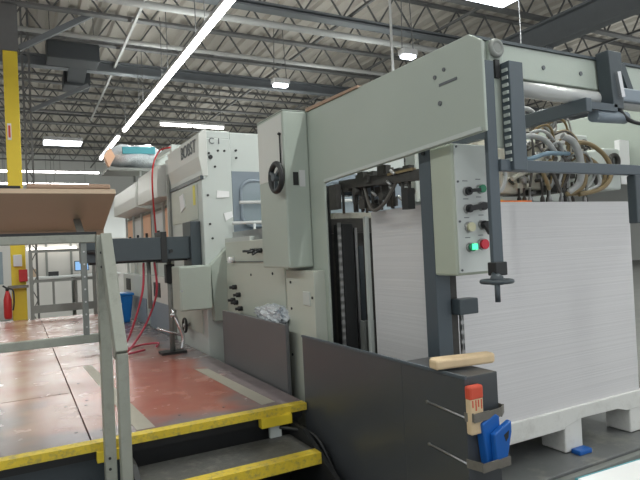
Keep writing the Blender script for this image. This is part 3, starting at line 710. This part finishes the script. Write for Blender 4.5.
# low guard box in the foreground
gd=thing('pile_guard',(1.81,2.7,0),'dark grey sheet-metal guard box in the right foreground','guard')
MB().box(1.708,1.722,2.36,3.50,0,1.0).build('side_panel','guardd',gd,.002)
MB().box(1.708,1.905,1.90,2.36,0,1.0).build('body','guardd',gd,.003)
MB().box(1.702,1.715,1.89,3.50,.992,1.008).build('rim','post',gd,.002)
for z,yo in ((.83,1.852),(.628,1.812)):
    sm=MB()
    path=[(1.700,1.90),(1.712,yo+.004),(1.80,yo),(1.87,yo),(1.918,1.885),(1.920,1.95)]
    for a,b in zip(path,path[1:]): sm.beam((a[0],a[1],z),(b[0],b[1],z+.004),.005,.038)
    sp_=sm.build('strap','strap',gd)
    MB().tube([(1.704,1.892,z-.005),(1.704,2.16,z+.01)],.005,8).tube([(1.712,2.16,z+.01),(1.70,2.16,z+.01)],.008,8).build('tension_wire','steel',sp_)
# wooden plank lying on the guard
plk=thing('wooden_plank',(1.82,2.05,1.008),'short pale pine plank lying on top of the dark guard box','plank')
pm=MB().prism(((-.17,-.045),(.14,-.05),(.165,-.03),(.165,.03),(-.14,.05),(-.17,.02)),'z',0,.045).build('plank','wood',None,.010)
pm.parent=plk; plk.rotation_euler=(0,0,math.radians(-8)); plk.location=(1.845,2.06,1.012)
# block with red top
scp=thing('wooden_scraper',(1.74,1.89,.75),'flat wooden block with red painted top strapped to the guard front','block')
MB().box(1.702,1.778,1.862,1.896,.755,.965).build('wooden_body','wood',scp,.008)
MB().box(1.700,1.780,1.860,1.897,.905,.968).build('red_end','redpaint',scp,.010)
for (xx,z) in ((1.712,.885),(1.73,.87),(1.745,.885),(1.762,.875)): MB().box(xx,xx+.006,1.8605,1.862,z-.01,.906).build('paint_drip','redpaint',scp)
# blue holder
bc=thing('blue_holder',(1.82,1.86,.62),'blue plastic holder strapped to the guard beside the wooden block','holder')
MB().prism(((1.752,.80),(1.83,.835),(1.855,.82),(1.86,.65),(1.83,.615),(1.775,.615)),'y',1.848,1.896).build('body','blue',bc,.006)
MB().prism(((1.79,.755),(1.895,.80),(1.895,.75),(1.86,.625),(1.80,.61)),'y',1.818,1.848).build('front_block','blue',bc,.006)
MB().prism(((1.845,.745),(1.875,.76),(1.87,.73),(1.855,.715)),'y',1.8165,1.818).build('slot','black',bc)

# ---------------------------------------------------------------- pile, pallet, floor plate
tag(MB().box(2.15,3.90,2.52,3.24,.478,1.828).build('paper_pile','pile',base=(3.02,2.88,.478)),'tall white pile of cut board sheets on the pallet in the feeder','paper pile')
sh=MB().box(2.20,2.95,2.56,2.60,1.828,1.842)
tag(sh.build('separator_strip','orange',base=(2.6,2.58,1.83)),'orange card strip on the front of the pile top','strip')
tag(MB().box(2.50,2.80,2.66,2.70,1.828,1.856).build('separator_strip','yellowcard',base=(2.6,2.7,1.83)),'yellow card strip on the pile top behind the orange one','strip')
pl=thing('pallet',(3.02,2.88,.19),'white plastic pallet with block feet under the paper pile','pallet')
MB().prism(((2.13,.478),(2.13,.352),(3.08,.352),(3.08,.362),(3.25,.395),(3.62,.388),(3.72,.36),(3.93,.36),(3.93,.478)),'y',2.50,3.26).build('deck','pallet',pl,.006)
for x0,x1 in ((2.15,2.34),(3.08,3.25),(3.76,3.92)):
    for y0,y1 in ((2.505,2.70),(3.02,3.25)):
        MB().box(x0,x1,y0,y1,.195,.40).build('foot','pallet',pl,.01)
tag(MB().box(3.12,3.24,2.43,2.50,.19,.222).build('wedge','blue',bevel=.008,base=(3.14,2.46,.19)),'small blue plastic wedge at the foot of the white pallet','wedge')
tag(MB().box(1.975,4.24,2.32,3.69,.13,.19).build('lift_plate','padfloor',bevel=.006,base=(3.1,2.9,.13)),'stained grey steel floor plate under the pallet','floor plate')
tag(MB().box(1.975,4.24,2.27,2.315,.06,.175).build('edge_rail','galv',bevel=.005,base=(3.1,2.29,.06)),'grey edge rail along the front of the stained floor plate','rail')
tag(MB().box(1.99,4.2,2.34,3.6,0,.13).build('plinth','black',base=(3.1,2.9,0)),'black plinth beneath the stained floor plate','plinth')
# white sheet stack corner at lower right
ws=thing('side_table',(2.3,1.0,0),'white topped low table with teal edge at the lower right corner','table')
MB().prism(((1.60,1.26),(3.0,1.19),(3.0,.3),(1.60,.3)),'z',.785,.80).build('table_top','white',ws)
MB().prism(((1.595,1.268),(3.0,1.198),(3.0,1.19),(1.60,1.26)),'z',.782,.80).build('edging','tealedge',ws)
for a in ((1.7,.4),(2.9,.4),(1.7,1.15),(2.9,1.1)): MB().box(a[0]-.02,a[0]+.02,a[1]-.02,a[1]+.02,0,.785).build('leg','galv',ws)

# ---------------------------------------------------------------- suction head above the pile
hd=thing('suction_head',(3.2,2.9,1.86),'greasy suction head with tangled air hoses above the paper pile','suction head')
MB().box(2.80,3.02,2.68,2.95,1.90,2.20).build('valve_body','headp',hd,.012)
MB().box(3.02,3.24,2.70,3.0,1.93,2.26).build('valve_body','headp',hd,.012)
MB().box(3.24,3.58,2.76,3.1,1.92,2.14).build('pump_block','dirtyblack',hd,.01)
MB().box(3.62,3.76,2.72,2.9,2.02,2.34).build('support_arm','pale2',hd,.012)
MB().box(3.84,4.04,2.66,2.85,1.93,2.24).build('bearing_block','pale2',hd,.015)
MB().box(2.72,4.20,2.98,3.08,2.22,2.34).build('carrier_beam','headp',hd,.008)
MB().box(2.6,4.24,3.3,3.42,1.90,2.30).build('rear_cover','pale2',hd,.01)
MB().box(4.06,4.2,2.8,2.9,1.95,2.20).build('bearing_block','dark',hd,.01)
MB().box(3.30,3.42,2.64,2.70,2.24,2.34).build('hinge_block','whitew',hd,.01)
MB().torus((3.69,2.70,2.26),.030,.014,'y').build('bearing_ring','dirtyblack',hd)
MB().torus((3.94,2.64,2.14),.045,.018,'y').build('bearing_ring','dirtyblack',hd)
MB().torus((3.80,2.66,2.02),.06,.02,'y').build('bearing_ring','dirtyblack',hd)
rs=random.Random(5)
for k in range(16):
    xx=2.95+k*.042+.02*rs.random(); yy=2.60+.10*rs.random()
    MB().tube([(xx,yy,1.835),(xx,yy,1.865),(xx,yy,1.88),(xx,yy,1.97+.05*rs.random())],[.016,.014,.007,.009],10).build('sucker',('dirtyblack','darkhose','steel')[k%3],hd)
for k in range(60):
    xx=2.82+rs.random()*.85; yy=2.62+.12*rs.random(); z=1.90+rs.random()*.42
    ang=rs.random()*PI
    MB().tube([(xx,yy,z),(xx+.05*math.cos(ang),yy-.01,z+.05*math.sin(ang))],.007+.011*rs.random(),8).build('fitting',('steel','headp','dirtyblack')[k%3],hd)
for k in range(22):
    xx=2.82+rs.random()*.9; yy=2.64+.1*rs.random(); z=1.88+rs.random()*.44; q=.02+.03*rs.random()
    MB().box(xx,xx+q,yy,yy+.04,z,z+q*1.2).build('small_bracket',('dirtyblack','headp')[k%4==0],hd)
for k in range(14):
    xx=2.84+rs.random()*.8; z=1.92+rs.random()*.36
    MB().box(xx,xx+.05,2.64,2.68,z,z+.03).build('valve_cap','headp',hd)
def hose(pts,r,m): MB().tube(spline(pts),r,8).build('air_hose',m,hd)
hose([(2.72,2.55,2.36),(2.85,2.55,2.43),(2.98,2.55,2.42),(3.06,2.56,2.32)],.016,'greyhose')
hose([(2.74,2.56,2.32),(2.84,2.55,2.36),(2.95,2.55,2.38),(3.02,2.6,2.30)],.013,'greyhose')
hose([(2.95,2.55,2.33),(3.05,2.54,2.42),(3.16,2.54,2.40),(3.20,2.58,2.30)],.015,'greyhose')
hose([(2.70,2.50,2.17),(2.85,2.50,2.24),(3.02,2.50,2.23),(3.16,2.52,2.14)],.018,'greyhose')
hose([(2.70,2.50,2.10),(2.88,2.50,2.10),(3.05,2.50,2.14),(3.28,2.52,2.15)],.015,'bluehose')
hose([(2.80,2.58,1.98),(2.92,2.55,2.04),(3.04,2.55,2.12),(3.12,2.58,2.14)],.015,'headp')
hose([(3.20,2.50,2.26),(3.28,2.48,2.22),(3.34,2.48,2.10),(3.35,2.5,1.96),(3.30,2.55,1.89)],.024,'greyhose')
hose([(3.26,2.52,2.22),(3.42,2.48,2.22),(3.60,2.48,2.14),(3.66,2.48,2.02),(3.58,2.5,1.92),(3.40,2.55,1.88)],.016,'ochre')
hose([(3.30,2.54,2.15),(3.44,2.52,2.14),(3.60,2.52,2.06),(3.64,2.52,1.98),(3.52,2.54,1.90),(3.36,2.58,1.89)],.016,'ochre')
hose([(3.36,2.50,2.12),(3.38,2.48,2.0),(3.36,2.5,1.92),(3.28,2.56,1.88)],.018,'ochre')
hose([(3.10,2.52,2.10),(3.02,2.52,2.04),(3.05,2.52,1.96),(3.12,2.56,1.92)],.014,'ochre')
hose([(3.18,2.54,2.12),(3.10,2.52,2.05),(3.14,2.52,1.97),(3.22,2.56,1.90)],.014,'darkhose')
hose([(3.24,2.54,2.12),(3.34,2.52,2.08),(3.42,2.52,2.13),(3.48,2.52,2.04),(3.42,2.54,1.97)],.016,'darkhose')
hose([(2.55,2.55,1.86),(2.62,2.5,1.90),(2.66,2.5,2.0),(2.62,2.52,2.10)],.012,'greyhose')
hose([(3.48,2.55,1.90),(3.58,2.52,1.95),(3.56,2.52,2.05),(3.48,2.52,2.10)],.012,'greyhose')
MB().torus((3.15,2.55,2.34),.05,.012,'y').build('hose_loop','steel',hd)
MB().torus((2.98,2.56,2.36),.035,.012,'y').build('hose_loop','steel',hd)

rs=random.Random(11)
for k in range(14):
    x0=2.82+rs.random()*.55; z0=2.05+rs.random()*.28; x1=x0+.12+.25*rs.random()
    hose([(x0,2.60,z0),((x0+x1)/2,2.53-.04*rs.random(),z0+.06+.06*rs.random()),(x1,2.54,z0-.03),(x1-.04*rs.random(),2.58,1.93)],.006+.005*rs.random(),('darkhose','ochre','greyhose')[k%3])
# hanging conduits
tag(MB().tube([(5.55,7.5,6.3),(5.55,7.5,0)],.022,8).build('drop_conduit','whitew',base=(5.55,7.5,0)),'white vertical conduit dropping from the roof behind the feeder arm','conduit')
tag(MB().tube([(6.4,5.6,6.3),(6.4,5.6,0)],.006,8).build('drop_cable','joistl',base=(6.4,5.6,0)),'thin pale cable dropping behind the cross beam','cable')
tag(MB().tube([(8.4,4.2,6.3),(8.4,4.2,0)],.014,8).build('drop_cable','joistl',base=(8.4,4.2,0)),'left of two pale cables dropping at the right edge','cable')
tag(MB().tube([(8.55,4.2,6.3),(8.55,4.2,0)],.014,8).build('drop_cable','joistl',base=(8.55,4.2,0)),'right of two pale cables dropping at the right edge','cable')

# ---------------------------------------------------------------- camera
f=564.0; roll=math.atan(.0473); yaw=math.radians(28.3); pitch=math.radians(.78)
fw=Vector((math.sin(yaw)*math.cos(pitch),math.cos(yaw)*math.cos(pitch),math.sin(pitch)))
rt=Vector((math.cos(yaw),-math.sin(yaw),0)); up=rt.cross(fw)
R=math.cos(roll)*rt-math.sin(roll)*up; U=math.cos(roll)*up+math.sin(roll)*rt
cd=bpy.data.cameras.new('camera'); cam=bpy.data.objects.new('camera',cd); COL.objects.link(cam)
mtx=Matrix((R,U,-fw)).transposed().to_4x4(); mtx.translation=Vector((0,0,1.6)); cam.matrix_world=mtx
cd.sensor_width=36; cd.lens=f/640*36; cd.clip_start=.02; cd.clip_end=200
S.camera=cam
S.view_settings.view_transform='Standard'; S.view_settings.look='None'; S.view_settings.gamma=1; S.view_settings.use_curve_mapping=False
S.view_settings.exposure=.12
